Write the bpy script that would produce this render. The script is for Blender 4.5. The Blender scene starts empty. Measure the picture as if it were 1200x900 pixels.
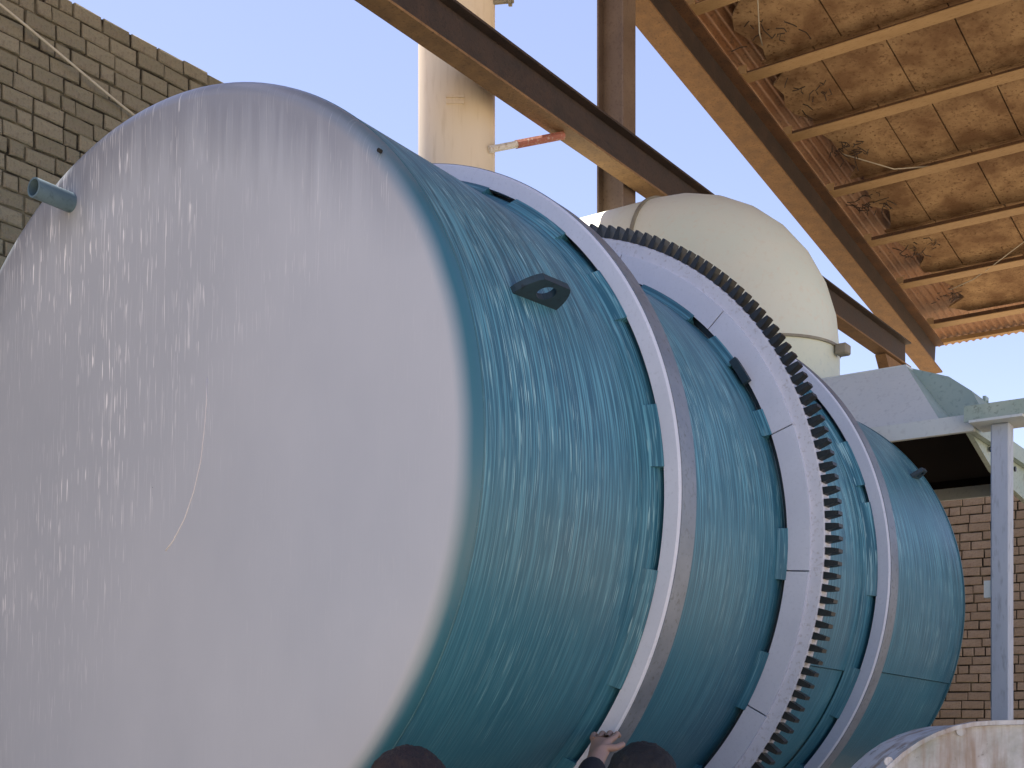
import bpy, bmesh, math, random
from mathutils import Vector, Matrix
random.seed(7)
S = bpy.context.scene
col = S.collection
rad = math.radians

# ------------------------------------------------------------------ camera
EYE = 1.65
cd = bpy.data.cameras.new('camera')
cam = bpy.data.objects.new('camera', cd); col.objects.link(cam)
cam.location = (0, 0, EYE); cam.rotation_euler = (rad(90), 0, 0)
cd.sensor_width = 36; cd.lens = 45.0; cd.shift_y = 400/1200
cd.clip_start = .05; cd.clip_end = 3000
S.camera = cam
S.render.resolution_x, S.render.resolution_y = 1024, 768
S.cycles.max_bounces = 4; S.cycles.diffuse_bounces = 3; S.cycles.glossy_bounces = 2; S.cycles.transmission_bounces = 0; S.cycles.volume_bounces = 0; S.cycles.caustics_reflective = False; S.cycles.caustics_refractive = False

# ------------------------------------------------------------------ sky, sun, exposure
SUN_AZ, SUN_EL = rad(-42), rad(71)            # azimuth from +Y towards +X
wd = bpy.data.worlds.new('World'); S.world = wd; wd.use_nodes = True
wn = wd.node_tree; bg = wn.nodes['Background']
sk = wn.nodes.new('ShaderNodeTexSky'); sk.sky_type = 'NISHITA'; sk.sun_disc = False
sk.sun_elevation = SUN_EL; sk.sun_rotation = SUN_AZ
sk.altitude = 900; sk.air_density = 1.0; sk.dust_density = .8; sk.ozone_density = 2.5
wm = wn.nodes.new('ShaderNodeMix'); wm.data_type = 'RGBA'; wm.blend_type = 'MULTIPLY'; wm.inputs[0].default_value = 1
wm.inputs[7].default_value = (1.24, .97, .93, 1)          # the photograph's warm white balance
wn.links.new(sk.outputs[0], wm.inputs[6]); wn.links.new(wm.outputs[2], bg.inputs[0]); bg.inputs[1].default_value = .10
sl = bpy.data.lights.new('sun', 'SUN'); sl.energy = 5.0; sl.angle = rad(.5); sl.color = (1, .93, .82)
sun = bpy.data.objects.new('sun', sl); col.objects.link(sun)
sd = Vector((math.sin(SUN_AZ)*math.cos(SUN_EL), math.cos(SUN_AZ)*math.cos(SUN_EL), math.sin(SUN_EL)))
sun.rotation_euler = (-sd).to_track_quat('-Z', 'Y').to_euler(); sun.location = (-10, 15, 20)
vs = S.view_settings; vs.view_transform = 'Standard'; vs.look = 'None'; vs.gamma = 1; vs.exposure = 1.35
vs.use_curve_mapping = False

# ------------------------------------------------------------------ frames of the place
T, TAU, R = .9537, .0238, 1.1                # bearing of the drum, its fall, its radius
dh = Vector((math.cos(T), math.sin(T), 0)); nl = Vector((-math.sin(T), math.cos(T), 0))
dd = Vector((math.cos(T)*math.cos(TAU), math.sin(T)*math.cos(TAU), -math.sin(TAU)))
uu = dd.cross(nl)
C = Vector((-.9614, 3.56807, 2.3045))        # centre of the drum's front seam
def W(s, l, z):                              # along the drum, to its far side, height
    p = C + dh*s + nl*l; p.z = z; return p

# ------------------------------------------------------------------ helpers
def link(o, parent=None):
    col.objects.link(o)
    if parent: o.parent = parent
    return o
def tag(o, label, cat, group=None, kind=None):
    if label: o['label'] = label
    if cat: o['category'] = cat
    if group: o['group'] = group
    if kind: o['kind'] = kind
    return o
def empty(name, M):
    e = bpy.data.objects.new(name, None); e.empty_display_size = .2; e.matrix_world = M
    return link(e)
def frame(s, l, z): return Matrix.Translation(W(s, l, z)) @ Matrix.Rotation(T, 4, 'Z')
class MB:
    def __init__(self): self.v = []; self.f = []; self.uv = None; self.mi = []
    def add(self, vs, fs, m=0):
        b = len(self.v); self.v += [tuple(x) for x in vs]; self.f += [tuple(b+i for i in f) for f in fs]; self.mi += [m]*len(fs); return self
    def box(self, x0, x1, y0, y1, z0, z1, m=0):
        return self.add([(x0,y0,z0),(x1,y0,z0),(x1,y1,z0),(x0,y1,z0),(x0,y0,z1),(x1,y0,z1),(x1,y1,z1),(x0,y1,z1)],
                 [(0,3,2,1),(4,5,6,7),(0,1,5,4),(1,2,6,5),(2,3,7,6),(3,0,4,7)], m)
    def tube(self, pts, r, n=8, caps=True, m=0):
        pts = [Vector(p) for p in pts]; rings = []
        ref = None
        for i, p in enumerate(pts):
            a = pts[max(i-1, 0)]; b = pts[min(i+1, len(pts)-1)]; t = (b-a).normalized()
            if ref is None: ref = t.orthogonal().normalized()
            ref = (ref - t*ref.dot(t)).normalized(); w = t.cross(ref)
            rr = r[i] if isinstance(r, (list, tuple)) else r
            rings.append([p+(ref*math.cos(2*math.pi*k/n)+w*math.sin(2*math.pi*k/n))*rr for k in range(n)])
        vs = [x for q in rings for x in q]; fs = []
        for i in range(len(pts)-1):
            for k in range(n): fs.append((i*n+k, i*n+(k+1)%n, (i+1)*n+(k+1)%n, (i+1)*n+k))
        if caps: fs.append(tuple(range(n-1, -1, -1))); fs.append(tuple((len(pts)-1)*n+k for k in range(n)))
        return self.add(vs, fs, m)
    def build(self, name, mats, parent=None, smooth=False, bevel=0):
        me = bpy.data.meshes.new(name); me.from_pydata(self.v, [], self.f); me.update()
        for m in (mats if isinstance(mats, (list, tuple)) else [mats]): me.materials.append(m)
        if any(self.mi): me.polygons.foreach_set('material_index', self.mi)
        if self.uv:
            ul = me.uv_layers.new(name='UVMap')
            for l in me.loops: ul.data[l.index].uv = self.uv[l.vertex_index]
        bm = bmesh.new(); bm.from_mesh(me); bmesh.ops.recalc_face_normals(bm, faces=bm.faces)
        if bevel:
            bmesh.ops.bevel(bm, geom=list(bm.edges), offset=bevel, segments=1, affect='EDGES')
        bm.to_mesh(me); bm.free()
        if smooth:
            for p in me.polygons: p.use_smooth = True
            if smooth != True: me.set_sharp_from_angle(angle=rad(smooth))
        o = bpy.data.objects.new(name, me); link(o, parent); return o
def P(s, a, r):                              # drum-local cylinder point; a = 0 is the near side, 90 the top
    return (s, -r*math.cos(a), r*math.sin(a))
def arc(name, prof, a0, a1, mat, parent, step=2.0, closed=False, smooth=30, uvs=False):
    """sweep a closed (s, r) profile round the drum axis from a0 to a1 degrees"""
    m = MB(); k = len(prof); N = max(2, int(abs(a1-a0)/step))
    full = abs(a1-a0) > 359.9
    M = N if full else N+1
    for i in range(M):
        a = rad(a0+(a1-a0)*i/N)
        m.v += [P(s, a, r) for s, r in prof]
    for i in range(N):
        j = (i+1) % M
        for q in range(k): m.f.append((i*k+q, i*k+(q+1) % k, j*k+(q+1) % k, j*k+q))
    if not full:
        m.f.append(tuple(range(k))); m.f.append(tuple((M-1)*k+q for q in range(k-1, -1, -1)))
    m.mi = [0]*len(m.f)
    return m.build(name, mat, parent, smooth)

# ------------------------------------------------------------------ materials
class NT:
    def __init__(self, name):
        self.m = bpy.data.materials.new(name); self.m.use_nodes = True; self.t = self.m.node_tree; self.b = self.t.nodes['Principled BSDF']
    def n(self, kind, **kw):
        x = self.t.nodes.new('ShaderNode'+kind)
        for k, v in kw.items():
            if k in x.inputs: x.inputs[k].default_value = v
            else: setattr(x, k, v)
        return x
    def l(self, a, b): self.t.links.new(a, b)
    def mapped(self, scale, src='Object'):
        tc = self.n('TexCoord'); mp = self.n('Mapping'); mp.inputs['Scale'].default_value = scale
        self.l(tc.outputs[src], mp.inputs[0]); return mp.outputs[0]
    def noise(self, vec, scale, detail=4, rough=.55):
        x = self.n('TexNoise'); x.inputs['Scale'].default_value = scale; x.inputs['Detail'].default_value = detail; x.inputs['Roughness'].default_value = rough
        if vec: self.l(vec, x.inputs['Vector'])
        return x.outputs[0]
    def ramp(self, fac, stops):
        r = self.n('ValToRGB'); e = r.color_ramp.elements
        while len(e) < len(stops): e.new(.5)
        for q, (p, c) in zip(e, stops): q.position = p; q.color = (c, c, c, 1) if isinstance(c, (int, float)) else (*c, 1)
        self.l(fac, r.inputs[0]); return r.outputs[0]
    def mix(self, fac, a, b, mode='MIX'):
        x = self.n('Mix', data_type='RGBA', blend_type=mode)
        for s, v in ((x.inputs[0], fac), (x.inputs[6], a), (x.inputs[7], b)):
            if isinstance(v, (int, float)): s.default_value = v
            elif isinstance(v, tuple): s.default_value = (*v, 1)
            else: self.l(v, s)
        return x.outputs[2]
    def math(self, op, a, b=0):
        x = self.n('Math', operation=op)
        for s, v in ((x.inputs[0], a), (x.inputs[1], b)):
            if isinstance(v, (int, float)): s.default_value = v
            else: self.l(v, s)
        return x.outputs[0]
    def bump(self, h, strength=.3, dist=.01):
        x = self.n('Bump'); x.inputs['Strength'].default_value = strength; x.inputs['Distance'].default_value = dist
        self.l(h, x.inputs['Height']); self.l(x.outputs[0], self.b.inputs['Normal'])
    def out(self, colr=None, rough=.6, metal=0, spec=.5):
        if colr is not None:
            if isinstance(colr, tuple): self.b.inputs['Base Color'].default_value = (*colr, 1)
            else: self.l(colr, self.b.inputs['Base Color'])
        if isinstance(rough, (int, float)): self.b.inputs['Roughness'].default_value = rough
        else: self.l(rough, self.b.inputs['Roughness'])
        self.b.inputs['Metallic'].default_value = metal; self.b.inputs['Specular IOR Level'].default_value = spec
        return self.m

def speckled(name, c1, c2, c3=None, scale=6, rough=.6, bump=.15, fine=60, metal=0, spec=.5, lo=.35, hi=.7, src='Object', stretch=(1,1,1)):
    q = NT(name); v = q.mapped(stretch, src)
    a = q.noise(v, scale, 4, .6); b = q.noise(v, fine, 2, .6)
    c = q.mix(q.ramp(a, [(lo, 0.), (hi, 1.)]), c1, c2)
    if c3: c = q.mix(q.ramp(b, [(.55, 0.), (.75, 1.)]), c, c3)
    if bump > .1: q.bump(b, bump, .01)
    r = q.math('MULTIPLY_ADD', a, .25); r.node.inputs[2].default_value = rough-.12
    return q.out(c, r, metal, spec)

def runs(q, base, light, dense_lo, dense_hi, ua, va, amount, patch_scale=1.6):
    """paint runs: drips whose highlights are painted as short pale dashes; UV is in metres, v runs downhill"""
    uv = q.n('UVMap').outputs[0]
    def mp(sx, sy, off=0):
        m = q.n('Mapping'); m.inputs['Scale'].default_value = (sx, sy, 1); m.inputs['Location'].default_value = (off, off*.7, 0); q.l(uv, m.inputs[0]); return m.outputs[0]
    n1 = q.noise(mp(ua, va), 1, 1, .5); n2 = q.noise(mp(ua*1.7, va*.45, 5), 1, 1, .5)
    d1 = q.ramp(n1, [(dense_lo, 0.), (dense_hi, 1.)]); d2 = q.ramp(n2, [(dense_lo+.01, 0.), (dense_hi+.03, .8)])
    colm = q.ramp(q.noise(mp(ua*.22, va*.05, 2), 1, 2, .6), [(.40, .15), (.60, 1.)])
    patch = q.ramp(q.noise(mp(patch_scale, patch_scale, 3), 1, 2, .5), [(.34, .1), (.6, 1.)])
    d = q.math('MULTIPLY', q.math('MAXIMUM', d1, d2), colm)
    return uv, q.math('MULTIPLY', q.math('MULTIPLY', d, patch), amount), d, mp

def mat_shell():
    q = NT('teal shell paint')
    uv, fac, d, mp = runs(q, 0, 0, .60, .655, 250, 9, .8, 1.5)
    sep = q.n('SeparateXYZ'); q.l(uv, sep.inputs[0])
    band = q.ramp(q.math('MULTIPLY_ADD', sep.outputs[1], .25), [(.28, .12), (.45, .5), (.54, 1.), (.72, 1.), (.88, .2)])
    band.node.inputs[0].links[0].from_node.inputs[2].default_value = .5
    fac = q.math('MULTIPLY', fac, band)
    big = q.noise(mp(1.2, .8), 1, 4, .6); st = q.noise(mp(130, 2.6), 1, 2, .6)
    c = q.mix(q.ramp(big, [(.3, 0.), (.72, 1.)]), (.022, .10, .16), (.036, .152, .215))
    lines = q.math('MULTIPLY', q.ramp(st, [(.46, 0.), (.66, .85)]), band)
    c = q.mix(lines, c, (.13, .37, .47))
    c = q.mix(fac, c, (.45, .72, .76))  # pale colour painted in for the highlights on the drips
    q.bump(d, .15, .004)
    r = q.math('MULTIPLY_ADD', big, .2); r.node.inputs[2].default_value = .28
    return q.out(c, r, 0, .3)
def mat_head():
    q = NT('pale grey head paint')
    uv, fac, d, mp = runs(q, 0, 0, .64, .675, 240, 9, 1.0, 1.5)
    sep = q.n('SeparateXYZ'); q.l(uv, sep.inputs[0])
    # runs and their painted highlights gather on the far upper half of the disc
    g = q.math('ADD', q.math('MULTIPLY', sep.outputs[0], .30), q.math('MULTIPLY', sep.outputs[1], .28))
    g = q.math('ADD', g, .5)
    fac = q.math('MULTIPLY', fac, q.ramp(g, [(.40, .04), (.56, .75), (.66, 1.)]))
    big = q.noise(mp(1.1, .7), 1, 5, .6); st = q.noise(mp(16, .9), 1, 4, .6)
    c = q.mix(q.ramp(big, [(.3, 0.), (.7, 1.)]), (.325, .36, .415), (.395, .43, .485))
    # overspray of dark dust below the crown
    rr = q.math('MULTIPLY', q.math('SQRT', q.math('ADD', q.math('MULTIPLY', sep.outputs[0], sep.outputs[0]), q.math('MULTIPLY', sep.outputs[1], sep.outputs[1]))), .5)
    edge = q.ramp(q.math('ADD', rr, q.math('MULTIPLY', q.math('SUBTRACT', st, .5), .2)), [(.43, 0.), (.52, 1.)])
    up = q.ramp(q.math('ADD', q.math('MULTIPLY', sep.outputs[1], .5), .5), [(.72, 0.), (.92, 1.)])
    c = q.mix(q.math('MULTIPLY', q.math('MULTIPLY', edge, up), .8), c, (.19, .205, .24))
    # teal fading in over the rounded knuckle
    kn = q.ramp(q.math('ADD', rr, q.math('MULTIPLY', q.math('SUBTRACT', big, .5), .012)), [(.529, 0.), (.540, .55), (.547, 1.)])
    c = q.mix(fac, c, (.9, .91, .93))  # drip highlights painted as near-white dashes
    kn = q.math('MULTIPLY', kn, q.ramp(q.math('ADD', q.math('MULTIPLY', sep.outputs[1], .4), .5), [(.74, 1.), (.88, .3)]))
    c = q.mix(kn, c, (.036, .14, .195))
    q.bump(d, .12, .003)
    return q.out(c, .3, 0, .5)

MAT = {}
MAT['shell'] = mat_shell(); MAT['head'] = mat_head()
MAT['lav'] = speckled('lavender grey enamel', (.58, .63, .74), (.65, .70, .81), (.55, .6, .7), 5, .42, .06, 90)
MAT['track'] = speckled('worn rolling track steel', (.17, .205, .25), (.24, .275, .32), (.13, .15, .17), 9, .45, .1, 60, .3)
MAT['teal'] = speckled('plain teal paint', (.035, .125, .165), (.05, .16, .2), (.06, .18, .22), 8, .45, .1, 70)
MAT['pipegrey'] = speckled('grey blue pipe paint', (.07, .125, .165), (.1, .165, .21), (.05, .09, .12), 10, .5, .06, 60)
MAT['teal_dark'] = speckled('dark teal paint', (.012, .03, .045), (.02, .045, .062), (.008, .015, .02), 8, .5, .1, 50)
MAT['teeth'] = speckled('greased gear steel', (.012, .016, .018), (.03, .035, .035), (.008, .008, .008), 20, .4, .1, 80, .2)
MAT['rim'] = speckled('dusty gear rim', (.57, .61, .70), (.64, .67, .75), (.45, .46, .5), 18, .6, .1, 80)
MAT['black'] = speckled('interior_shade', (.006, .005, .005), (.012, .01, .01), None, 8, .9, .1, 40, 0, .1)  # black in place of the shade inside the hood
MAT['cream'] = speckled('cream duct paint', (.74, .73, .60), (.64, .71, .60), (.68, .67, .54), 1.3, .5, .05, 30)
MAT['creamgreen'] = speckled('pale green duct paint', (.64, .70, .55), (.72, .74, .60), (.58, .64, .53), 2.0, .5, .05, 30)
MAT['seam'] = speckled('duct flange', (.22, .2, .15), (.3, .28, .2), None, 12, .6, .1)
MAT['stack'] = speckled('buff chimney paint', (.70, .59, .43), (.76, .65, .49), (.66, .55, .39), 2.5, .5, .05, 30, stretch=(1, 1, .15))
MAT['rust'] = speckled('rusty brown steel', (.09, .05, .03), (.17, .085, .04), (.04, .022, .018), 7, .7, .25, 60)
MAT['rust_dark'] = speckled('dark rusty steel', (.03, .021, .018), (.055, .034, .026), (.018, .012, .011), 7, .7, .25, 60)  # darker copy of the rust: shade put into the beam webs
MAT['rust_lit'] = speckled('bounce lit rusty steel', (.17, .096, .043), (.26, .15, .066), (.09, .05, .026), 9, .75, .3, 60)  # lit copy of the rust: warm ground bounce put into the colour
MAT['column'] = speckled('brown primed column', (.12, .083, .06), (.16, .115, .085), (.08, .05, .037), 5, .65, .15, 60)
MAT['purlin'] = speckled('tan purlin', (.35, .225, .105), (.42, .28, .14), (.25, .145, .065), 6, .7, .15, 60, stretch=(2, .4, 2))
MAT['board'] = speckled('brown fibre board', (.20, .118, .064), (.40, .27, .15), (.13, .07, .038), 3.6, .9, .9, 38, 0, .15, .38, .66)
MAT['sheet'] = speckled('rusted corrugated iron', (.26, .12, .05), (.34, .2, .11), (.1, .05, .03), 3, .6, .2, 40, .2)
MAT['redtie'] = speckled('red oxide bar', (.3, .09, .055), (.38, .14, .09), (.5, .4, .33), 12, .7, .2)
MAT['whitepaint'] = speckled('flaking white paint', (.62, .58, .5), (.7, .66, .6), (.4, .3, .2), 12, .6, .15)
MAT['hood'] = speckled('grey hood paint', (.58, .65, .65), (.64, .70, .69), (.51, .57, .57), 3, .5, .06, 40)
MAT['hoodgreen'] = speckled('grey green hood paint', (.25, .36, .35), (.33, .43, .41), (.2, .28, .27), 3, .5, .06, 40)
MAT['flange'] = speckled('pale green flange', (.32, .42, .36), (.42, .5, .43), (.2, .25, .2), 8, .5, .1, 50)
MAT['post'] = speckled('pale blue grey post', (.40, .46, .55), (.48, .54, .62), (.3, .34, .4), 5, .5, .06, 60, stretch=(1, 1, .2))
MAT['wire'] = speckled('pale cable', (.42, .38, .3), (.5, .46, .38), None, 10, .7, .05)
MAT['mortar'] = speckled('dark raked mortar', (.03, .026, .02), (.17, .15, .105), None, 5, .95, .3, 60, 0, .1, .45, .62)
MAT['concrete'] = speckled('concrete', (.3, .28, .25), (.38, .36, .32), None, 4, .9, .3, 40, 0, .2)
MAT['skin'] = speckled('skin', (.30, .19, .15), (.38, .25, .2), None, 8, .5, .05)
MAT['hair_black'] = speckled('black hair', (.004, .004, .005), (.008, .008, .009), None, 30, .75, .4, 120, stretch=(1, 1, .2))
MAT['hair_brown'] = speckled('dark brown hair', (.012, .007, .007), (.022, .013, .013), None, 30, .75, .4, 120, stretch=(1, 1, .2))
MAT['jacket'] = speckled('navy work jacket', (.008, .009, .014), (.012, .014, .022), None, 20, .9, .2)
MAT['trouser'] = speckled('grey work trousers', (.08, .08, .085), (.11, .11, .115), None, 20, .9, .2)
MAT['chalk'] = speckled('chalk', (.55, .55, .58), (.62, .62, .64), None, 30, .9, .1)
MAT['hole'] = speckled('hole', (.01, .01, .01), (.02, .02, .02), None, 30, .9, .1)

def mat_brick(name, c1, c2, c3):
    q = NT(name); oi = q.n('ObjectInfo'); ge = q.n('NewGeometry')
    rnd = q.math('FRACT', q.math('ADD', oi.outputs['Random'], ge.outputs['Random Per Island']))
    v = q.mapped((1, 1, 1)); a = q.noise(v, 14, 5, .65); b = q.noise(v, 70, 4, .7)
    c = q.mix(q.ramp(rnd, [(0., 0.), (1., 1.)]), c1, c2)
    c = q.mix(q.ramp(a, [(.4, 0.), (.7, .7)]), c, c3)
    c = q.mix(q.ramp(b, [(.5, 0.), (.75, .55)]), c, tuple(x*.45 for x in c1))
    q.bump(q.math('ADD', a, b), .6, .012)
    return q.out(c, .92, 0, .15)
MAT['brick_khaki'] = mat_brick('khaki brick', (.19, .175, .125), (.265, .24, .175), (.225, .185, .145))
MAT['brick_tan'] = mat_brick('tan brick', (.40, .32, .24), (.49, .40, .315), (.34, .265, .195))
def mat_guard():
    q = NT('weathered white enamel'); v = q.mapped((1, 1, 1))
    a = q.noise(v, 4, 6, .65); b = q.noise(v, 22, 5, .7); s = q.noise(q.mapped((9, 9, 1.2)), 2, 4, .6)
    c = q.mix(q.ramp(a, [(.4, 0.), (.6, 1.)]), (.58, .60, .63), (.30, .32, .30))
    c = q.mix(q.ramp(s, [(.48, 0.), (.66, .85)]), c, (.26, .19, .14))
    c = q.mix(q.ramp(b, [(.62, 0.), (.70, .9)]), c, (.12, .11, .09))
    q.bump(b, .3, .01); return q.out(c, .6, 0, .4)
MAT['guard'] = mat_guard()
def mat_ground():
    q = NT('sandy yard'); v = q.mapped((1, 1, 1)); a = q.noise(v, .35, 6, .6); b = q.noise(v, 18, 5, .7)
    c = q.mix(q.ramp(a, [(.35, 0.), (.65, 1.)]), (.36, .285, .20), (.46, .375, .27)); c = q.mix(q.ramp(b, [(.5, 0.), (.8, .5)]), c, (.26, .2, .14))
    q.bump(b, .5, .02); return q.out(c, .95, 0, .1)
MAT['ground'] = mat_ground()

# ------------------------------------------------------------------ ground
m = MB(); m.add([(-600, -600, 0), (600, -600, 0), (600, 600, 0), (-600, 600, 0)], [(0, 1, 2, 3)])
g = m.build('ground', MAT['ground']); tag(g, 'sandy bare yard floor around the machine', 'ground', kind='structure')

# ------------------------------------------------------------------ brick walls
def brick_mesh(name, L, H, D, mat, seed):
    """chamfered brick, centre at the origin, face towards -Y"""
    rnd = random.Random(seed); c = .006; j = lambda a: a+rnd.uniform(-.0025, .0025)
    x, z = L/2, H/2
    v = [(-x, D, -z), (x, D, -z), (x, D, z), (-x, D, z)]
    v += [(j(-x), c, j(-z)), (j(x), c, j(-z)), (j(x), c, j(z)), (j(-x), c, j(z))]
    v += [(j(-x+c), j(0), j(-z+c)), (j(x-c), j(0), j(-z+c)), (j(x-c), j(0), j(z-c)), (j(-x+c), j(0), j(z-c))]
    f = [(0, 1, 5, 4), (1, 2, 6, 5), (2, 3, 7, 6), (3, 0, 4, 7), (4, 5, 9, 8), (5, 6, 10, 9), (6, 7, 11, 10), (7, 4, 8, 11), (8, 9, 10, 11)]
    return v, f
def brick_wall(label, M, x0, x1, z0, z1, H, L, joint, thick, mat, shown, bond_shift=.5, frac_head=.0):
    """wall in its own frame: x along, y into the wall, z up; face at y = 0"""
    e = empty('brick_wall', M); tag(e, label, 'wall')
    core = MB(); core.box(x0, x1, .014, thick, 0, z1-.004); core.build('mortar_core', MAT['mortar'], e)
    protos = []
    for k in range(6):
        v, f = brick_mesh('brick', L, H, .06, mat, k); me = bpy.data.meshes.new('brick'); me.from_pydata(v, [], f); me.materials.append(mat); protos.append(me)
    hprotos = []
    for k in range(4):
        v, f = brick_mesh('brick', L/2-joint/2, H, .06, mat, 20+k); me = bpy.data.meshes.new('brick'); me.from_pydata(v, [], f); me.materials.append(mat); hprotos.append(me)
    rest = MB(); rows = int((z1-z0)/(H+joint)); cnt = 0
    for r in range(rows):
        z = z1-H/2-r*(H+joint); x = x0+random.uniform(-.1, 0)-(.5*L if r % 2 else 0)
        while x < x1:
            half = random.random() < frac_head; l = L/2-joint/2 if half else L
            cx = x+l/2; x += l+joint
            dx, dy, dz, ry = random.uniform(-.003, .003), random.uniform(-.005, .005), random.uniform(-.003, .003), random.uniform(-.012, .012)
            if shown(cx, z) and cnt < 300:
                o = bpy.data.objects.new('brick', random.choice(hprotos if half else protos)); link(o, e)
                o.location = (cx+dx, dy, z+dz); o.rotation_euler = (random.uniform(-.02, .02), ry, random.uniform(-.02, .02)); cnt += 1
            else:
                v, f = brick_mesh('brick', l, H, .06, mat, random.randint(0, 99))
                rest.add([(a+cx+dx, b+dy, c_+z+dz) for a, b, c_ in v], f)
    o = rest.build('brick_field', mat, e); o['kind'] = 'stuff'
    return e
# left wall: runs beside the drum on its far side; local x = dh, y = nl
ML = frame(0, 2.04, 0)
def proj(p):
    q = p-Vector((0, 0, EYE)); return 600+1500*q.x/q.y, 850-1500*q.z/q.y
def shownL(x, z):
    p = ML @ Vector((x, 0, z)); a, b = proj(p); return -25 < a < 300 and b > -25 and (b < 360-1.0*a+20)
brick_wall('tall khaki brick wall running behind the drum at the upper left', ML, -2.3, 11, 1.2, 4.873, .064, .145, .009, .25, MAT['brick_khaki'], shownL, .5, .33)
# rear wall: stands across the end of the yard
MR = Matrix.Translation(W(10.5, 0, 0)) @ Matrix.Rotation(T-math.pi/2, 4, 'Z')     # local x = -nl, y = dh
def shownR(x, z):
    p = MR @ Vector((x, 0, z)); a, b = proj(p); return 1085 < a < 1215 and 560 < b < 850
brick_wall('tan brick wall at the back, behind the blue grey post', MR, -2.0, 5.5, 1.2, 3.975, .076, .205, .011, .25, MAT['brick_tan'], shownR, .5, .15)

# ------------------------------------------------------------------ cable on the left wall
m = MB(); pts = []
for i in range(13):
    k = i/12; pts.append((.6+k*1.9, -.035-.01*math.sin(k*9), 4.72-.42*k-.05*math.sin(math.pi*k)))
e = m.tube(pts, .006, 6).build('cable', MAT['wire'], None, True); e.matrix_world = ML; tag(e, 'thin pale cable strung diagonally along the khaki brick wall', 'cable')

# ------------------------------------------------------------------ chimney
e = empty('chimney', Matrix.Translation((-.32, 7.4, 0))); tag(e, 'tall round buff chimney stack rising behind the drum', 'chimney')
def cyl(r, z0, z1, n=48, rings=None):
    m = MB(); return m.tube([(0, 0, z0), (0, 0, z1)], r, n)
cyl(.222, 0, 4.0).build('stack_section', MAT['stack'], e, 40); cyl(.222, 4.004, 6.6).build('stack_section', MAT['stack'], e, 40); cyl(.222, 6.604, 8.6).build('stack_section', MAT['stack'], e, 40)
for z in (4.002, 6.602): cyl(.2245, z-.012, z+.012).build('weld_seam', MAT['stack'], e, 40)
m = MB(); m.box(-.05, .05, -.228, -.2, 5.135, 5.150); m.box(-.05, .05, -.228, -.2, 5.17, 5.182); m.build('name_tab', MAT['stack'], e)
m = MB(); m.tube([(.2, -.05, 5.80), (.33, -.07, 5.80)], .014, 8); m.tube([(.30, -.065, 5.80), (.318, -.068, 5.80)], .03, 8); m.build('bolt', MAT['seam'], e)

# ------------------------------------------------------------------ steel frame
def isect(m, axis, a0, a1, w, h, tf, tw, c0, c1):
    """I section running on `axis`; centre line (c0, c1) is the middle of the bottom flange's underside"""
    if axis == 'x':
        m.box(a0, a1, c0-w/2, c0+w/2, c1, c1+tf); m.box(a0, a1, c0-tw/2, c0+tw/2, c1+tf, c1+h-tf); m.box(a0, a1, c0-w/2, c0+w/2, c1+h-tf, c1+h)
e = empty('steel_beam', frame(0, 1.27, 5.14)); tag(e, 'dark rusty steel beam crossing the sky in front of chimney and column', 'beam')
m = MB(); m.box(-1.2, 10.1, -.065, .065, 0, .014); m.build('bottom_flange', MAT['rust_lit'], e)  # underside takes the lit rust, bounce light painted in
m = MB(); m.box(-1.2, 10.1, -.006, .006, .0142, .236); m.build('web', MAT['rust_dark'], e)
m = MB(); m.box(-1.2, 10.1, -.065, .065, .2362, .25); m.build('top_flange', MAT['rust_dark'], e)
e = empty('tie_bar', Matrix.Identity(4)); tag(e, 'short red bar with white end tying chimney to the beam', 'bar')
pa = Vector((-.32+.19, 7.4-.13, 4.92)); pb = W(3.97, 1.27, 5.125)
e.matrix_world = Matrix.Translation(pa); dv = pb-pa
MB().tube([dv*.0, dv*.38], .021, 8).build('end_sleeve', MAT['whitepaint'], e)
MB().tube([dv*.36, dv*1.0], .025, 8).build('bar', MAT['redtie'], e)
e = empty('steel_column', frame(4.92, 1.47, 0)); tag(e, 'brown steel H column standing behind the rusty beam', 'column')
m = MB(); m.box(-.08, .08, .088, .10, 0, 6.75); m.build('flange', MAT['column'], e)
m = MB(); m.box(-.08, .08, -.10, -.088, 0, 6.75); m.build('flange', MAT['column'], e)
m = MB(); m.box(-.02, -.008, -.0878, .0878, 0, 6.75); m.build('web', MAT['column'], e)
m = MB(); m.box(-.2, .2, -.2, .2, 0, .02); m.build('base_plate', MAT['column'], e)
e = empty('steel_column', frame(10.0, 1.27, 0)); tag(e, 'far rusty column carrying the end of the beam at the back wall', 'column')
m = MB(); m.box(-.07, .07, -.07, .07, 0, 5.13); m.build('shaft', MAT['rust_lit'], e)
m = MB(); m.add([(-.6, -.05, 5.12), (-.07, -.05, 5.12), (-.07, -.05, 4.55), (-.6, .05, 5.12), (-.07, .05, 5.12), (-.07, .05, 4.55)], [(0, 1, 2), (3, 5, 4), (0, 2, 5, 3), (0, 3, 4, 1), (1, 4, 5, 2)]); m.build('gusset', MAT['rust_lit'], e)

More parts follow.
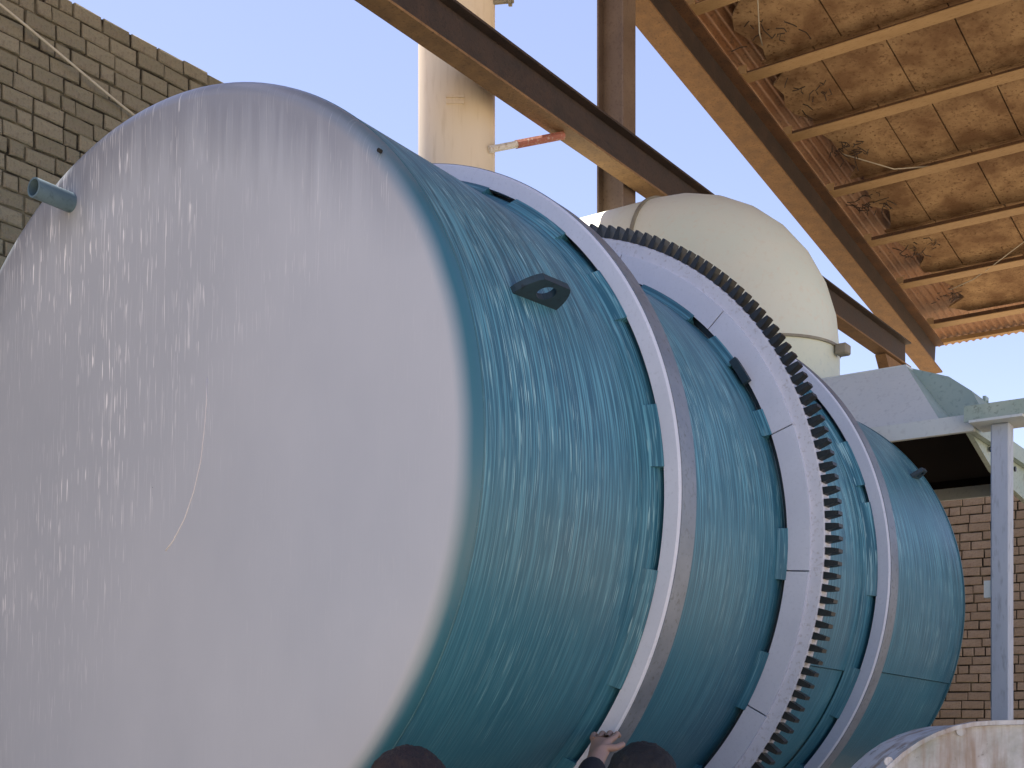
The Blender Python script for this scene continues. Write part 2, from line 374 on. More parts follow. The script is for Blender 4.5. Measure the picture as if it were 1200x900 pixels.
# ------------------------------------------------------------------ shed roof
AL = math.atan(.16)
MF = frame(6.136, 1.62, 6.424) @ Matrix.Rotation(AL, 4, 'Y')
e = empty('shed_roof', MF); tag(e, 'brown sloping shed roof on purlins, seen from below', 'roof')
XA, XB, YR = -6.9, 6.15, -4.4
rf = MB(); rf.box(XA, 5.75, -.2, 0, 0, .016); o = rf.build('rafter_flange', MAT['rust_lit'], e)  # underside painted with the bounce-lit rust
rf = MB(); rf.box(XA, 5.75, -.11, -.096, .0162, .314); rf.build('rafter_web', MAT['rust_dark'], e)
rf = MB(); rf.box(XA, 5.75, -.2, 0, .3142, .33); rf.build('rafter_flange', MAT['rust'], e)
PX = [-6.8, -5.87, -4.93, -4.0, -3.05, -2.12, -1.2, -.27, .6, 1.48, 2.42, 3.38, 4.31, 5.3]
for x in PX:
    m = MB(); m.box(x-.055, x+.055, YR, .12, .331, .338); m.build('purlin', MAT['purlin'], e)
    w = o = m = MB(); m.box(x+.046, x+.055, YR, .12, .3382, .43); m.build('purlin_web', MAT['rust'], e)
    m = MB()
    m.box(x-.072, x-.0565, -.24, -.17, .331, .40); m.build('cleat', MAT['purlin'], e)
# ragged edge boards and fibre boards between purlins
for b in range(len(PX)-1):
    x0, x1 = PX[b]+.02, PX[b+1]+.02
    y = -.42+random.uniform(-.14, .1)
    first = True
    while y > YR:
        w = random.choice((.38, .5, .62, .85)); y2 = max(y-w, YR)
        m = MB(); N = 6; zt = [random.uniform(-.008, .008) for _ in range(4)]
        # slightly sagging board with an uneven free edge
        vs_, fs_ = [], []
        for i in range(N+1):
            for j in range(5):
                fx = x0+.004+(x1-x0-.008)*i/N; fy = y+(y2+.012-y)*j/4
                sag = -.012*math.sin(math.pi*j/4)*random.uniform(.6, 1.2)-.006*math.sin(math.pi*i/N)
                if first and j == 0: fy += random.uniform(-.14, .10)
                vs_.append((fx, fy, .432+.0+sag*.5+zt[0]*.3+.012))
        k = len(vs_); vs_ += [(a, bb, c+.022) for a, bb, c in vs_]
        for i in range(N):
            for j in range(4):
                a = i*5+j; fs_.append((a, a+1, a+6, a+5)); fs_.append((k+a, k+a+5, k+a+6, k+a+1))
        for i in range(N):
            a = i*5; fs_.append((a, a+5, k+a+5, k+a)); a = i*5+4; fs_.append((a, k+a, k+a+5, a+5))
        for j in range(4):
            a = j; fs_.append((a, k+a, k+a+1, a+1)); a = N*5+j; fs_.append((a, a+1, k+a+1, k+a))
        m.add(vs_, fs_); m.build('fibre_board', MAT['board'], e)
        y = y2; first = False
# corrugated iron above
m = MB(); pitch = .076; n = int((.32-YR)/pitch)*8
for i in range(n+1):
    y = .32-i*pitch/8; z = .505+.011*math.cos(2*math.pi*i/8)
    m.v += [(XA-.1, y, z), (XB, y, z), (XA-.1, y, z+.002), (XB, y, z+.002)]
for i in range(n):
    a = 4*i; m.f += [(a, a+1, a+5, a+4), (a+2, a+6, a+7, a+3), (a+1, a+3, a+7, a+5), (a, a+4, a+6, a+2)]
m.mi = [0]*len(m.f); m.build('corrugated_sheet', MAT['sheet'], e, True)
m = MB(); m.box(5.95, 6.0, YR, .2, .44, .488); m.build('eave_strip', MAT['purlin'], e)
for (tx, ty) in ((1.05, -.5), (.25, -.5), (1.95, -.55), (2.85, -.42), (3.75, -.5), (4.8, -.5)):
    m = MB()
    for k in range(random.randint(8, 40)):
        p = Vector((tx+random.gauss(0, .09), ty+random.gauss(0, .09), .41+random.uniform(-.02, .02))); d_ = Vector((random.gauss(0, 1), random.gauss(0, 1), random.gauss(-.2, .4))).normalized()
        b_ = Vector((random.gauss(0, 1), random.gauss(0, 1), random.gauss(0, .4))).normalized(); l_ = random.uniform(.05, .13)
        m.tube([p, p+d_*l_*.5, p+(d_*.8+b_*.45)*l_], .004, 4)
    m.build('straw_tuft', MAT['rust_dark'], e)
# loose wires hanging under the roof
for pts in ([(.42, -.42, .43), (.2, -.5, .36), (-.1, -.62, .38), (-.25, -.8, .42)], [(2.0, -.45, .42), (2.3, -.8, .35), (2.45, -1.2, .36)], [(4.75, -.55, .43), (4.5, -.85, .36), (4.3, -1.05, .33), (4.0, -1.5, .40)]):
    w_ = MB().tube(pts, .005, 5).build('loose_wire', MAT['wire'], e, True)
    w_.matrix_parent_inverse = Matrix.Identity(4)

# ------------------------------------------------------------------ dust duct with elbow
e = empty('dust_duct', frame(4.6, .3, 0)); tag(e, 'large cream duct with a rounded elbow above the gear', 'duct')
r0, rb, zc = .45, .61, 3.80
MB().tube([(0, 0, 3.35), (0, 0, zc-.006)], r0, 48).build('vertical_section', MAT['creamgreen'], e, 40)
NG = 8; m = MB()
for g_ in range(NG+1):
    a = math.pi/2*g_/NG
    c = Vector((0, rb-rb*math.cos(a), zc+rb*math.sin(a))); out = Vector((0, -math.cos(a), math.sin(a)))
    for k in range(48):
        th = 2*math.pi*k/48; m.v.append(tuple(c+Vector((1, 0, 0))*r0*math.sin(th)+out*r0*math.cos(th)))
for i in range(NG):
    for k in range(48): m.f.append((i*48+k, i*48+(k+1) % 48, (i+1)*48+(k+1) % 48, (i+1)*48+k))
m.mi = [0]*len(m.f); m.build('elbow', MAT['cream'], e, 40)
MB().tube([(0, rb+.006, zc+rb), (0, 1.42, zc+rb)], r0, 48).build('horizontal_section', MAT['cream'], e, 40)
MB().tube([(0, 0, zc-.008), (0, 0, zc+.006)], r0+.012, 48).build('flange_ring', MAT['seam'], e, 40)
MB().tube([(0, rb+.0, zc+rb), (0, rb+.022, zc+rb)], r0+.012, 48).build('flange_ring', MAT['seam'], e, 40)
m = MB(); m.box(-.02, .06, -r0-.075, -r0-.005, zc-.06, zc+.0); m.build('flange_lug', MAT['seam'], e, bevel=.008)

# ------------------------------------------------------------------ discharge hood on its post
e = empty('exhaust_hood', frame(3.9, 0, 3.1)); tag(e, 'grey flared sheet metal hood over the far end of the drum', 'hood')
B = [(0, -.95), (1.8, -.95), (1.8, 1.09), (0, 1.09)]; Tp = [(.3, -.69), (1.3, -.69), (1.3, .75), (.3, .75)]
def plate(a, b, c, d_, nrm, th, mo, mi_, name):
    q = [Vector(x) for x in (a, b, c, d_)]; nn = Vector(nrm).normalized()*th
    m = MB(); m.add(q+[x-nn for x in q], [(0, 1, 2, 3)], 0); m.add(q+[x-nn for x in q], [(4, 7, 6, 5), (0, 4, 5, 1), (1, 5, 6, 2), (2, 6, 7, 3), (3, 7, 4, 0)], 1)
    return m.build(name, [mo, mi_], e)
b3 = [(x, y, .03) for x, y in B]; t3 = [(x, y, .4) for x, y in Tp]
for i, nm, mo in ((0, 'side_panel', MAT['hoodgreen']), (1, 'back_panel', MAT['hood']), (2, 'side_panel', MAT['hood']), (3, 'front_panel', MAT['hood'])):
    j = (i+1) % 4; a, b, c, d_ = (Vector(x) for x in (b3[i], b3[j], t3[j], t3[i])); nr = (b-a).cross(d_-a)
    cen = (a+b+c+d_)/4
    if nr.dot(cen-Vector((.9, 0, .1))) < 0: nr = -nr
    plate(a, b, c, d_, nr, .006, mo, MAT['black'], nm)  # inner faces black, painting the shade inside the hood
m = MB(); m.box(.3, 1.3, -.69, .75, .4005, .41); m.build('top_plate', MAT['hood'], e)
m = MB(); m.box(.33, 1.27, -.66, .72, .385, .397); m.build('shade_sheet', MAT['black'], e)  # black sheet stands for the shade under the hood top
# rim of angle iron round the open bottom
m = MB(); m.box(-.03, .0, -1.12, 1.12, -.05, .03); m.build('rim_bar', MAT['hood'], e)
m = MB(); m.box(.001, 1.8, -1.12, -1.09, -.05, .03); m.build('rim_bar', MAT['flange'], e)
m = MB(); m.box(.001, 1.8, 1.09, 1.12, -.05, .03); m.build('rim_bar', MAT['hood'], e)
m = MB(); m.box(1.801, 1.83, -1.12, 1.12, -.05, .03); m.build('rim_bar', MAT['hood'], e)
# sloping bolted flange plate hanging inside the right rim, black strip painted in for the shade at the back
m = MB(); m.add([(.02, -1.085, -.03), (1.75, -1.085, -.03), (1.75, -1.085, -.28), (.45, -1.085, -.16), (.02, -1.06, -.03), (1.75, -1.06, -.03), (1.75, -1.06, -.28), (.45, -1.06, -.16)], [(0, 1, 2, 3), (4, 7, 6, 5), (0, 3, 7, 4), (3, 2, 6, 7), (2, 1, 5, 6), (1, 0, 4, 5)]); m.build('skirt_plate', MAT['flange'], e)
for k in range(6):
    x = .35+k*.24; m = MB(); m.tube([(x, -1.092, -.07-.01*k), (x, -1.1, -.07-.01*k)], .014, 8); m.build('bolt', MAT['teeth'], e)
m = MB(); wp = [(-.655, .425), (-.876, .34), (-.99, .25), (-1.04, .15), (-1.04, .04), (-.6, .04)]
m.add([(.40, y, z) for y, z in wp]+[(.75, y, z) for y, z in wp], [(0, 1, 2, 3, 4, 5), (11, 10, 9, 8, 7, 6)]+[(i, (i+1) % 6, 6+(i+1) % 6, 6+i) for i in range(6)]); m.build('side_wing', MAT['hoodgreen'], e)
m = MB(); m.box(1.5, 1.52, -1.05, 1.05, -.03, .011); m.build('shade_strip', MAT['black'], e)
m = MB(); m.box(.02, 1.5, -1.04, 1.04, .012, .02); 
m.build('shade_sheet', MAT['black'], e)  # flat black sheet paints the shade in the hood's open bottom
m = MB(); m.box(.62, .68, -1.0, -.985, .15, .23); m.box(.62, .68, -1.0, -.985, .25, .27); m.box(.62, .635, -1.0, -.985, .2302, .2498); m.box(.665, .68, -1.0, -.985, .2302, .2498); m.build('lifting_eye', MAT['hoodgreen'], e)
e = empty('support_post', frame(3.87, -1.25, 0)); tag(e, 'pale blue grey square post standing at the right edge', 'post')
m = MB(); m.box(-.042, .042, -.042, .042, .02, 3.06); m.build('shaft', MAT['post'], e, bevel=.006)
m = MB(); m.box(-.12, .12, -.12, .12, 3.061, 3.073); m.build('cap_plate', MAT['hood'], e)
m = MB(); m.box(-.12, .12, -.12, .12, 0, .0195); m.build('base_plate', MAT['hood'], e)
m = MB(); m.box(-.03, .02, .0425, .075, 2.25, 2.33); m.build('side_clip', MAT['hood'], e)
e = empty('cross_channel', frame(3.87, -1.13, 3.0735)); tag(e, 'pale steel channel lying across the top of the post', 'channel')
m = MB(); m.box(-.09, -.08, -2.2, .03, 0, .075); m.build('web', MAT['flange'], e)
m = MB(); m.box(-.0798, .09, -2.2, .008, .001, .012); m.build('flange', MAT['hood'], e)
m = MB(); m.box(-.0798, .09, -2.2, .008, .064, .075); m.build('flange', MAT['hood'], e)

# ------------------------------------------------------------------ white weathered guard, bottom right
e = empty('machine_guard', Matrix.Translation((.84, 3.2, 0))); tag(e, 'stained white rounded metal cover at the bottom right corner', 'cover')
def guard_profile(ins):
    H, r1 = 1.662-ins, .36
    pr = [(0+ins, 0.0), (0+ins, 1.28)]
    for k in range(1, 13):
        a = math.pi/2*k/12; pr.append((ins+.36-(.36-ins*0)*math.cos(a), 1.28+(H-1.28-.012)*math.sin(a)))
    pr += [(.7, H-.004), (1.05, H), (1.3, H), (1.3, 0.0)]
    return pr
pr = guard_profile(0); k = len(pr); m = MB()
m.add([(x, 0, z) for x, z in pr]+[(x, .34, z) for x, z in pr], [tuple(range(k)), tuple(range(2*k-1, k-1, -1))]+[(i, (i+1) % k, k+(i+1) % k, k+i) for i in range(k)])
m.build('shell', MAT['guard'], e, 35)
pr2 = guard_profile(.0); m = MB(); N = len(pr)-3
vs_ = []
for i in range(1, N):
    x, z = pr[i]; a, b = pr[i-1], pr[i+1]; t = Vector((b[0]-a[0], b[1]-a[1])).normalized(); nn = Vector((-t.y, t.x))
    for (dn, yy) in ((.001, -.012), (.012, -.012), (.012, .02), (.001, .02)): vs_.append((x+nn.x*dn, yy, z+nn.y*dn))
q = len(vs_)//4
m.add(vs_, [(i*4+j, i*4+(j+1) % 4, (i+1)*4+(j+1) % 4, (i+1)*4+j) for i in range(q-1) for j in range(4)]+[(0, 1, 2, 3), (4*q-1, 4*q-2, 4*q-3, 4*q-4)])
m.build('rim_strip', MAT['guard'], e, 35)
for x, z in ((.1, 1.56), (.28, 1.635), (.47, 1.638), (.72, 1.63)):
    MB().tube([(x, -.008, z), (x, .001, z)], .012, 8).build('rivet', MAT['guard'], e)

# ------------------------------------------------------------------ the drum
MD = Matrix((( dd.x, nl.x, uu.x, C.x), (dd.y, nl.y, uu.y, C.y), (dd.z, nl.z, uu.z, C.z), (0, 0, 0, 1)))
D = empty('rotary_drum', MD); tag(D, 'huge teal rotary drum with pale flat end and toothed ring', 'drum')
# head: flat disc with a rounded knuckle
KR = .05; NA = 180
m = MB(); prof = [(-KR, .0), (-KR, .2), (-KR, .45), (-KR, .7), (-KR, .9)]
for k in range(0, 9):
    a = math.pi/2*k/8; prof.append((-KR*math.cos(a), R-KR+KR*math.sin(a)))
m.uv = []
for i in range(NA):
    a = 2*math.pi*i/NA
    for s, r in prof:
        m.v.append(P(s, a, max(r, .001)))
        rr = r if s < -KR+.0001 else R-KR+(r-(R-KR))+0
        m.uv.append((-rr*math.cos(a), rr*math.sin(a)))
k = len(prof)
for i in range(NA):
    j = (i+1) % NA
    for q in range(k-1): m.f.append((i*k+q, i*k+q+1, j*k+q+1, j*k+q))
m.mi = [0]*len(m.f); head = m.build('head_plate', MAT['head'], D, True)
arc('weld_seam', [(-.003, R-.003), (.0, R+.0012), (.005, R+.0012), (.008, R-.003)], 0, 360, MAT['teal'], D, 2, smooth=False)
# shell plates
def shell(s0, s1, a0, a1, r=R, th=.012, name='shell_plate'):
    m = MB(); N = int((a1-a0)/2); m.uv = []
    ss = [s0+(s1-s0)*i/6 for i in range(7)]
    for lay, rr in ((0, r), (1, r-th)):
        for i in range(N+1):
            a = rad(a0+(a1-a0)*i/N)
            for s in ss:
                m.v.append(P(s, a, rr)); m.uv.append((s, a*r if a <= math.pi else (a-2*math.pi)*r))
    n1 = (N+1)*7
    for i in range(N):
        for q in range(6):
            A = i*7+q; m.f.append((A, A+1, A+8, A+7)); m.f.append((n1+A, n1+A+7, n1+A+8, n1+A+1))
        for q in (0, 6):
            A = i*7+q; m.f.append((A, A+7, n1+A+7, n1+A))
    for i in (0, N):
        for q in range(6):
            A = i*7+q; m.f.append((A, A+1, n1+A+1, n1+A))
    m.mi = [0]*len(m.f); return m.build(name, MAT['shell'], D, 40)
shell(.0, .835, -180, 180)
shell(.8355, 1.73, -180, 180)
shell(1.7305, 2.62, -20.5, 178); shell(1.7305, 2.62, -181.8, -20.7, R-.006)
shell(2.6205, 3.777, -19.5, 178); shell(2.6205, 3.777, -181.8, -19.7, R-.006)
arc('end_lip', [(3.7775, R-.06), (3.7775, R+.004), (3.79, R+.004), (3.79, R-.06)], 0, 360, MAT['teal'], D, 2)
m = MB(); m.tube([(3.70, 0, 0), (3.712, 0, 0)], R-.014, 72); m.build('end_diaphragm', MAT['black'], D)
# tyres with their filler pads
def tyre(s0, w, ri, ro, slots, label):
    t = arc('tyre_ring', [(s0, ri), (s0, ro-.006), (s0+.006, ro), (s0+w-.006, ro), (s0+w, ro-.006), (s0+w, ri)], 0, 360, MAT['lav'], D, 1.0, smooth=40)
    tr = arc('rolling_track', [(s0+.008, ro-.002), (s0+.008, ro+.0025), (s0+w-.008, ro+.0025), (s0+w-.008, ro-.002)], 0, 360, MAT['track'], t, 1.0, smooth=40)
    arc('light_stop_ring', [(s0+w*.55, 1.1215), (s0+w*.55, ri-.0015), (s0+w*.9, ri-.0015), (s0+w*.9, 1.1215)], 0, 360, MAT['teal_dark'], t, 2)  # ring added behind the gap to keep light out of the slots
    m = MB(); N = 180; m.uv = []; pf = [(s0-.06, R+.0006), (s0-.045, R+.004), (s0-.004, 1.121), (s0+w+.02, 1.121), (s0+w+.02, R+.0006)]
    for i in range(N+1):
        an = -math.pi+2*math.pi*i/N
        for s, r in pf: m.v.append(P(s, an, r)); m.uv.append((s, an*R))
    for i in range(N):
        for q in range(5): m.f.append((i*5+q, i*5+(q+1) % 5, (i+1)*5+(q+1) % 5, (i+1)*5+q))
    m.mi = [0]*len(m.f); m.build('wrapper_plate', MAT['shell'], t, 40)
    # pads fill the space between the slots
    sl_ = sorted(slots); pads = []
    for i in range(len(sl_)):
        a = sl_[i][1]; b = sl_[(i+1) % len(sl_)][0]
        if b < a: b += 360
        pads.append((a, b))
    for a, b in pads:
        o = MB(); m = o; N = max(2, int((b-a)/1.5)); m.uv = []
        pf = [(s0-.034, 1.108), (s0-.024, 1.118), (s0-.002, ri+.003), (s0-.001, ri-.002), (s0+w*.5, 1.1215)]
        for i in range(N+1):
            an = rad(a+(b-a)*i/N)
            for s, r in pf:
                m.v.append(P(s, an, r)); aw = an if an <= math.pi else an-2*math.pi; m.uv.append((s, aw*R))
        for i in range(N):
            for q in range(5): m.f.append((i*5+q, i*5+(q+1) % 5, (i+1)*5+(q+1) % 5, (i+1)*5+q))
        m.f.append((0, 1, 2, 3, 4)); m.f.append(tuple(N*5+q for q in (4, 3, 2, 1, 0)))
        m.mi = [0]*len(m.f); m.build('filler_pad', MAT['shell'], t, 40)
    return t
tyre(.79, .10, 1.137, 1.187, [(62, 56), (45, 36.5), (27.4, 13.3), (4.2, -10.4), (-28, -41), (-52, -66), (-76, -90), (-100, -114), (-124, -138), (-148, -162), (-172, -186), (-196, -208), (-220, -232), (-244, -256), (-268, -280)] and
     [(-41, -28), (-10.4, 4.2), (13.3, 27.4), (36.5, 45.4), (57, 63), (75, 88), (98, 110), (122, 134), (146, 158), (170, 182), (194, 206), (218, 230), (242, 254), (266, 278), (290, 304)], '')
tyre(2.50, .10, 1.137, 1.187, [(-42, -30), (-19.4, -4.8), (13.8, 17.5), (27.3, 40), (52, 62), (76, 88), (100, 112), (124, 136), (148, 160), (172, 184), (196, 208), (220, 232), (244, 256), (268, 280), (292, 304)], '')
# girth gear: sectional flange, rim, teeth, spring pads
gs = 1.667
G = arc('girth_gear', [(gs+.012, 1.200), (gs+.012, 1.247), (gs+.017, 1.252), (gs+.062, 1.252), (gs+.067, 1.247), (gs+.067, 1.200)], 0, 360, MAT['rim'], D, .75, smooth=40)
NSEG = 15
for i in range(NSEG):
    a0 = -5+24*i
    arc('flange_segment', [(gs, 1.124), (gs, 1.204), (gs+.035, 1.204), (gs+.035, 1.124)], a0+.12, a0+23.88, MAT['lav'], G, 1.0, smooth=40)
gslots = [(-43, -30), (-19.3, -6.6), (2.2, 19), (24, 34), (41, 47)]+[(a, a+13) for a in range(60, 308, 24)]
for i in range(len(gslots)):
    a = gslots[i][1]; b = gslots[(i+1) % len(gslots)][0]
    if b < a: b += 360
    N = max(2, int((b-a)/1.5)); m = MB(); m.uv = []
    pf = [(gs-.03, R+.001), (gs-.02, R+.006), (gs-.002, 1.128), (gs-.001, 1.1165), (gs+.033, R+.001)]
    pf[2] = (gs-.002, 1.128)
    for q in range(N+1):
        an = rad(a+(b-a)*q/N)
        for s, r in pf: m.v.append(P(s, an, r)); aw = an if an <= math.pi else an-2*math.pi; m.uv.append((s, aw*R))
    for q in range(N):
        for z in range(5): m.f.append((q*5+z, q*5+(z+1) % 5, (q+1)*5+(z+1) % 5, (q+1)*5+z))
    m.f.append((0, 1, 2, 3, 4)); m.f.append(tuple(N*5+z for z in (4, 3, 2, 1, 0))); m.mi = [0]*len(m.f)
    m.build('spring_pad', MAT['shell'], G, 40)
arc('slot_shade_ring', [(gs+.0352, R+.0005), (gs+.0352, 1.18), (gs+.0362, 1.18), (gs+.0362, R+.0005)], 0, 360, MAT['teal_dark'], G, 2)  # dark ring added behind the flange to darken the slots
arc('spring_plate', [(gs-.024, 1.112), (gs-.024, 1.138), (gs-.004, 1.138), (gs-.004, 1.112)], 29.5, 34.6, MAT['teal_dark'], G, 1.0)
NT_ = 196
mt = MB(); w0, w1, h = .0122, .0058, .047; y0_, y1_ = .013, .05
mt.add([(y0_, -w0, 0), (y1_, -w0, 0), (y1_, w0, 0), (y0_, w0, 0), (y0_, -w1*1.6, h*.6), (y1_, -w1*1.6, h*.6), (y1_, w1*1.6, h*.6), (y0_, w1*1.6, h*.6), (y0_, -w1, h), (y1_, -w1, h), (y1_, w1, h), (y0_, w1, h)],
       [(0, 3, 2, 1), (8, 9, 10, 11), (0, 1, 5, 4), (1, 2, 6, 5), (2, 3, 7, 6), (3, 0, 4, 7), (4, 5, 9, 8), (5, 6, 10, 9), (6, 7, 11, 10), (7, 4, 8, 11)])
t0 = mt.build('tooth', MAT['teeth'], G)
for i in range(NT_):
    o = t0 if i == 0 else link(t0.copy(), G)
    a = 2*math.pi*i/NT_
    # local z of the tooth points outward
    o.matrix_local = Matrix.Translation(P(gs, a, 1.2515)) @ Matrix(((1, 0, 0, 0), (0, math.sin(a), -math.cos(a), 0), (0, math.cos(a), math.sin(a), 0), (0, 0, 0, 1)))
# lifting lugs: half-round plates with an eye, standing off the shell
def lug(s, a, w, h, th, turn=0):
    m = MB(); N = 20; outer = []; hole = []
    for k in range(N+1):
        q = math.pi*k/N; outer.append((w*math.cos(q), h*min(1, 1.25*math.sin(q))))
    K = 16
    hc, hr = h*.52, h*.30
    # plate built as a fan strip between outline and eye
    outl = outer+[(-w*(1-2*k/8), 0) for k in range(1, 8)]
    n = len(outl); ins = []
    for (x, y) in outl:
        v = Vector((x, y-hc)); v = v.normalized() if v.length > 1e-6 else Vector((1, 0)); ins.append((v.x*hr*1.5, hc+v.y*hr))
    v = [(x, y, z) for z in (th/2, -th/2) for x, y in outl+ins]
    f = []
    for k in range(n):
        j = (k+1) % n
        f += [(k, j, n+j, n+k), (2*n+k, 3*n+k, 3*n+j, 2*n+j), (k, 2*n+k, 2*n+j, j), (n+k, n+j, 3*n+j, 3*n+k)]
    m.add(v, f); o = m.build('lifting_lug', MAT['teal_dark'], D)
    # x along the drum, y outward, z tangential
    o.matrix_local = Matrix.Translation(P(s, rad(a), R-.004)) @ Matrix(((1, 0, 0, 0), (0, -math.cos(rad(a)), math.sin(rad(a)), 0), (0, math.sin(rad(a)), math.cos(rad(a)), 0), (0, 0, 0, 1))) @ Matrix.Rotation(turn, 4, 'Y')
    return o
lug(.325, 23.5, .105, .08, .018, rad(-6)); lug(3.56, 32, .06, .06, .018, rad(-8))
# stub pipe on the head
p0 = Vector((-KR, .395, .885))
m = MB(); pts = [p0+Vector((.02, 0, 0)), p0+Vector((-.20, 0, 0))]
n_ = 24; rr0, rr1 = .029, .024
vs_ = []
for (x, r) in ((.02, rr0), (-.125, rr0), (-.125, rr1), (-.06, rr1)):
    vs_ += [(p0.x+x, p0.y+r*math.cos(2*math.pi*k/n_), p0.z+r*math.sin(2*math.pi*k/n_)) for k in range(n_)]
m.add(vs_, [(i*n_+k, i*n_+(k+1) % n_, (i+1)*n_+(k+1) % n_, (i+1)*n_+k) for i in range(3) for k in range(n_)]+[tuple(3*n_+k for k in range(n_))])
m.build('stub_pipe', MAT['pipegrey'], D, 40)
MB().tube([(-KR-.001, -.809, .726), (-KR+.01, -.809, .726)], .005, 10).build('vent_hole', MAT['hole'], D)
def chalk(ptsyz):
    m = MB(); m.tube([(-KR-.0006, y, z) for y, z in ptsyz], .0016, 5); m.build('chalk_line', MAT['chalk'], D, True)
chalk([(-.215, .27), (-.214, .2), (-.208, .13), (-.196, .05), (-.17, -.03), (-.135, -.1), (-.09, -.155), (-.06, -.18)])
# trunnion rollers and base frame under the tyres (below the picture)
bz = -1.187
for s in (.8425, 2.5525):
    for sg in (-1, 1):
        a = rad(-90+sg*30); cx = P(s, a, 1.187+.17)
        MB().tube([(s-.07, cx[1], cx[2]), (s+.07, cx[1], cx[2])], .168, 32).build('trunnion_roller', MAT['track'], D, 40)
        m = MB(); m.box(s-.14, s-.09, cx[1]-.09, cx[1]+.09, -2.1, cx[2]+.07); m.box(s+.09, s+.14, cx[1]-.09, cx[1]+.09, -2.1, cx[2]+.07); m.build('bearing_stand', MAT['teal_dark'], D)
m = MB(); m.box(-.1, 3.6, -1.0, 1.0, -2.26, -2.105); m.build('base_frame', MAT['teal_dark'], D)

# ------------------------------------------------------------------ people (only their heads and a hand reach into the picture)
def skinned(name, verts, edges, radii, mat, parent, roots=(0,), sub=2):
    me = bpy.data.meshes.new(name); me.from_pydata(verts, edges, []); me.update()
    o = bpy.data.objects.new(name, me); link(o, parent)
    sm = o.modifiers.new('skin', 'SKIN'); sm.use_smooth_shade = True
    lay = me.skin_vertices[0] if me.skin_vertices else None
    if lay is None:
        bm = bmesh.new(); bm.from_mesh(me); bm.verts.layers.skin.verify(); bm.to_mesh(me); bm.free(); lay = me.skin_vertices[0]
    for i, r in enumerate(radii):
        r = r if isinstance(r, tuple) else (r, r); lay.data[i].radius = r; lay.data[i].use_root = i in roots
    ss = o.modifiers.new('sub', 'SUBSURF'); ss.levels = sub; ss.render_levels = sub
    me.materials.append(mat); return o
def person(label, loc, rotz, height, hair, reach=None):
    k = height/1.66
    e = empty('person', Matrix.Translation(loc) @ Matrix.Rotation(rotz, 4, 'Z')); tag(e, label, 'person')   # faces +Y
    V, E, Rr = [], [], []
    def v(x, y, z, r, prev=None):
        V.append((x*k, y*k, z*k)); Rr.append(tuple(q*k for q in r) if isinstance(r, tuple) else r*k)
        if prev is not None: E.append((prev, len(V)-1))
        return len(V)-1
    pel = v(0, 0, .90, (.15, .10)); wa = v(0, 0, 1.05, (.13, .095), pel); ch = v(0, .0, 1.24, (.15, .105), wa); nb = v(0, -.01, 1.38, (.07, .065), ch)
    nk = v(0, .01, 1.45, .052, nb); hd = v(0, .025, 1.52, (.066, .082), nk); h2 = v(0, .02, 1.585, (.072, .088), hd)
    # nose, ears
    v(0, .108, 1.515, .012, hd)
    v(.078, .0, 1.525, .012, hd); v(-.078, .0, 1.525, .012, hd)
    for sg in (-1, 1):
        hp = v(sg*.09, 0, .84, .085, pel); kn = v(sg*.10, .02, .47, .055, hp); an = v(sg*.10, -.01, .09, .04, kn); v(sg*.11, .13, .03, (.04, .03), an)
    rh = None
    for sg in (-1, 1):
        sh = v(sg*.18, 0, 1.33, .055, ch)
        if sg == reach[0] if reach else False:
            hx, hy, hz = (reach[1][i]/k for i in range(3)); mx, my, mz = (sg*.18+hx)/2+.05*sg, hy/2-.02, (1.33+hz)/2-.10
            el = v(mx, my, mz, .040, sh); wr = v(hx, hy, hz, .027, el)
            dv_ = Vector((hx-mx, hy-my, hz-mz)).normalized(); rh = (wr, Vector((hx, hy, hz)), dv_)
        else:
            el = v(sg*.24, -.02, 1.06, .040, sh); wr = v(sg*.25, .05, .82, .027, el); rh2 = (wr, Vector((sg*.25, .05, .82)), Vector((0, .2, -1)).normalized())
        w_, hp_, dv_ = rh if (reach and sg == reach[0]) else rh2
        side = dv_.cross(Vector((0, 0, 1))); side = side.normalized() if side.length > .1 else Vector((1, 0, 0))
        nrm = side.cross(dv_).normalized()
        pc = hp_+dv_*.05; pm = v(*pc, (.034, .02), w_)
        for j, ln in enumerate((.062, .072, .068, .052)):
            off = side*(.033-.022*j)
            b0 = pc+dv_*.035+off; i0 = v(*b0, .0095, pm)
            b1 = b0+dv_*ln*.5-nrm*ln*.12; i1 = v(*b1, .0088, i0)
            b2 = b1+dv_*ln*.25-nrm*ln*.42; v(*b2, .0075, i1)
        tb = pc-dv_*.01+side*.045*1; i0 = v(*tb, .011, pm); v(*(tb+dv_*.035+side*.018-nrm*.012), .009, i0)
    b = skinned('body', V, E, Rr, MAT['skin'], e)
    # clothes
    jv = [(0, 0, .86), (0, 0, 1.05), (0, 0, 1.24), (0, -.01, 1.375)]; jr = [(.165, .115), (.15, .115), (.168, .122), (.085, .08)]; je = [(0, 1), (1, 2), (2, 3)]
    jv = [tuple(c*k for c in q) for q in jv]; jr = [tuple(c*k for c in q) for q in jr]
    idx = {'l': 0}
    armi = [i for i, q in enumerate(V) if abs(abs(q[0])-.18*k) < 1e-6 and abs(q[2]-1.33*k) < 1e-6]
    for a in armi:
        s_, el_ = Vector(V[a]), Vector(V[a+1]); wr_ = Vector(V[a+2]); b0 = len(jv)
        jv += [tuple(s_), tuple(el_), tuple(el_+(wr_-el_)*.97)]; jr += [(.068*k, .068*k), (.053*k, .053*k), (.042*k, .042*k)]; je += [(2, b0), (b0, b0+1), (b0+1, b0+2)]
    skinned('jacket', jv, je, jr, MAT['jacket'], e)
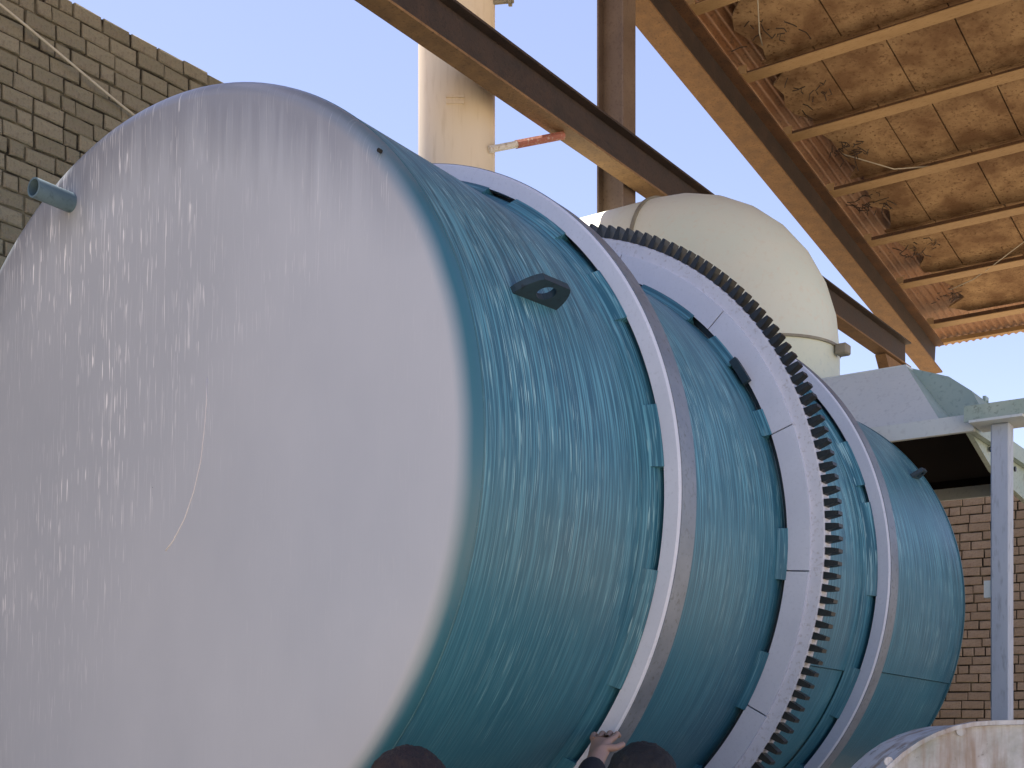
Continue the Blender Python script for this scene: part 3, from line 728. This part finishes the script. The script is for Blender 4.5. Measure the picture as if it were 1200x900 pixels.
    tv = [(0, 0, .9), (-.09, 0, .84), (-.1, .02, .47), (-.1, -.01, .1), (.09, 0, .84), (.1, .02, .47), (.1, -.01, .1)]
    tr_ = [(.16, .11), (.095, .095), (.07, .07), (.058, .058), (.095, .095), (.07, .07), (.058, .058)]
    skinned('trousers', [tuple(c*k for c in q) for q in tv], [(0, 1), (1, 2), (2, 3), (0, 4), (4, 5), (5, 6)], [tuple(c*k for c in q) for q in tr_], MAT['trouser'], e)
    # face: eyes and mouth
    for sg in (-1, 1):
        m = MB(); c = Vector((sg*.03, .097, 1.54))*k
        bm = bmesh.new(); bmesh.ops.create_icosphere(bm, subdivisions=2, radius=.011*k, matrix=Matrix.Translation(c)); me = bpy.data.meshes.new('eye'); bm.to_mesh(me); bm.free(); me.materials.append(MAT['hair_black']); link(bpy.data.objects.new('eye', me), e)
    m = MB(); m.box(-.022*k, .022*k, .098*k, .104*k, 1.462*k, 1.468*k); m.build('mouth', MAT['redtie'], e)
    # hair: tufted cap
    bm = bmesh.new(); bmesh.ops.create_icosphere(bm, subdivisions=5, radius=1)
    rnd = random.Random(hash(label) % 1000)
    from mathutils import noise as mn
    for q in list(bm.verts):
        d0 = q.co.copy(); s_ = 1+.05*mn.noise(d0*4)+.035*mn.noise(Vector((d0.x*14, d0.y*14, d0.z*3)))
        q.co = Vector((d0.x*.088*s_, d0.y*.105*s_+.005, d0.z*.095*s_+1.565))*k
    dele = [q for q in bm.verts if (q.co.y > .05*k and q.co.z < 1.60*k) or q.co.z < 1.50*k]
    bmesh.ops.delete(bm, geom=dele, context='VERTS')
    me = bpy.data.meshes.new('hair'); bm.to_mesh(me); bm.free(); me.materials.append(hair)
    for p_ in me.polygons: p_.use_smooth = True
    link(bpy.data.objects.new('hair', me), e)
    return e
# person by the tyre, one hand laid on it
pB = Vector((.305, 3.0, 0)); hand_w = MD @ Vector(P(.76, rad(-33), 1.215))
rz = math.atan2(hand_w.y-pB.y, hand_w.x-pB.x)-math.pi/2
Minv = (Matrix.Translation(pB) @ Matrix.Rotation(rz, 4, 'Z')).inverted()
hl = Minv @ hand_w
person('black haired person at the bottom with a hand on the drum ring', pB, rz, 1.612, MAT['hair_black'], (-1, (hl.x-.07, hl.y-.09, hl.z-.062)))
person('dark brown haired person below the drum end, only the head top showing', Vector((-.225, 2.8, 0)), rad(35), 1.607, MAT['hair_brown'])
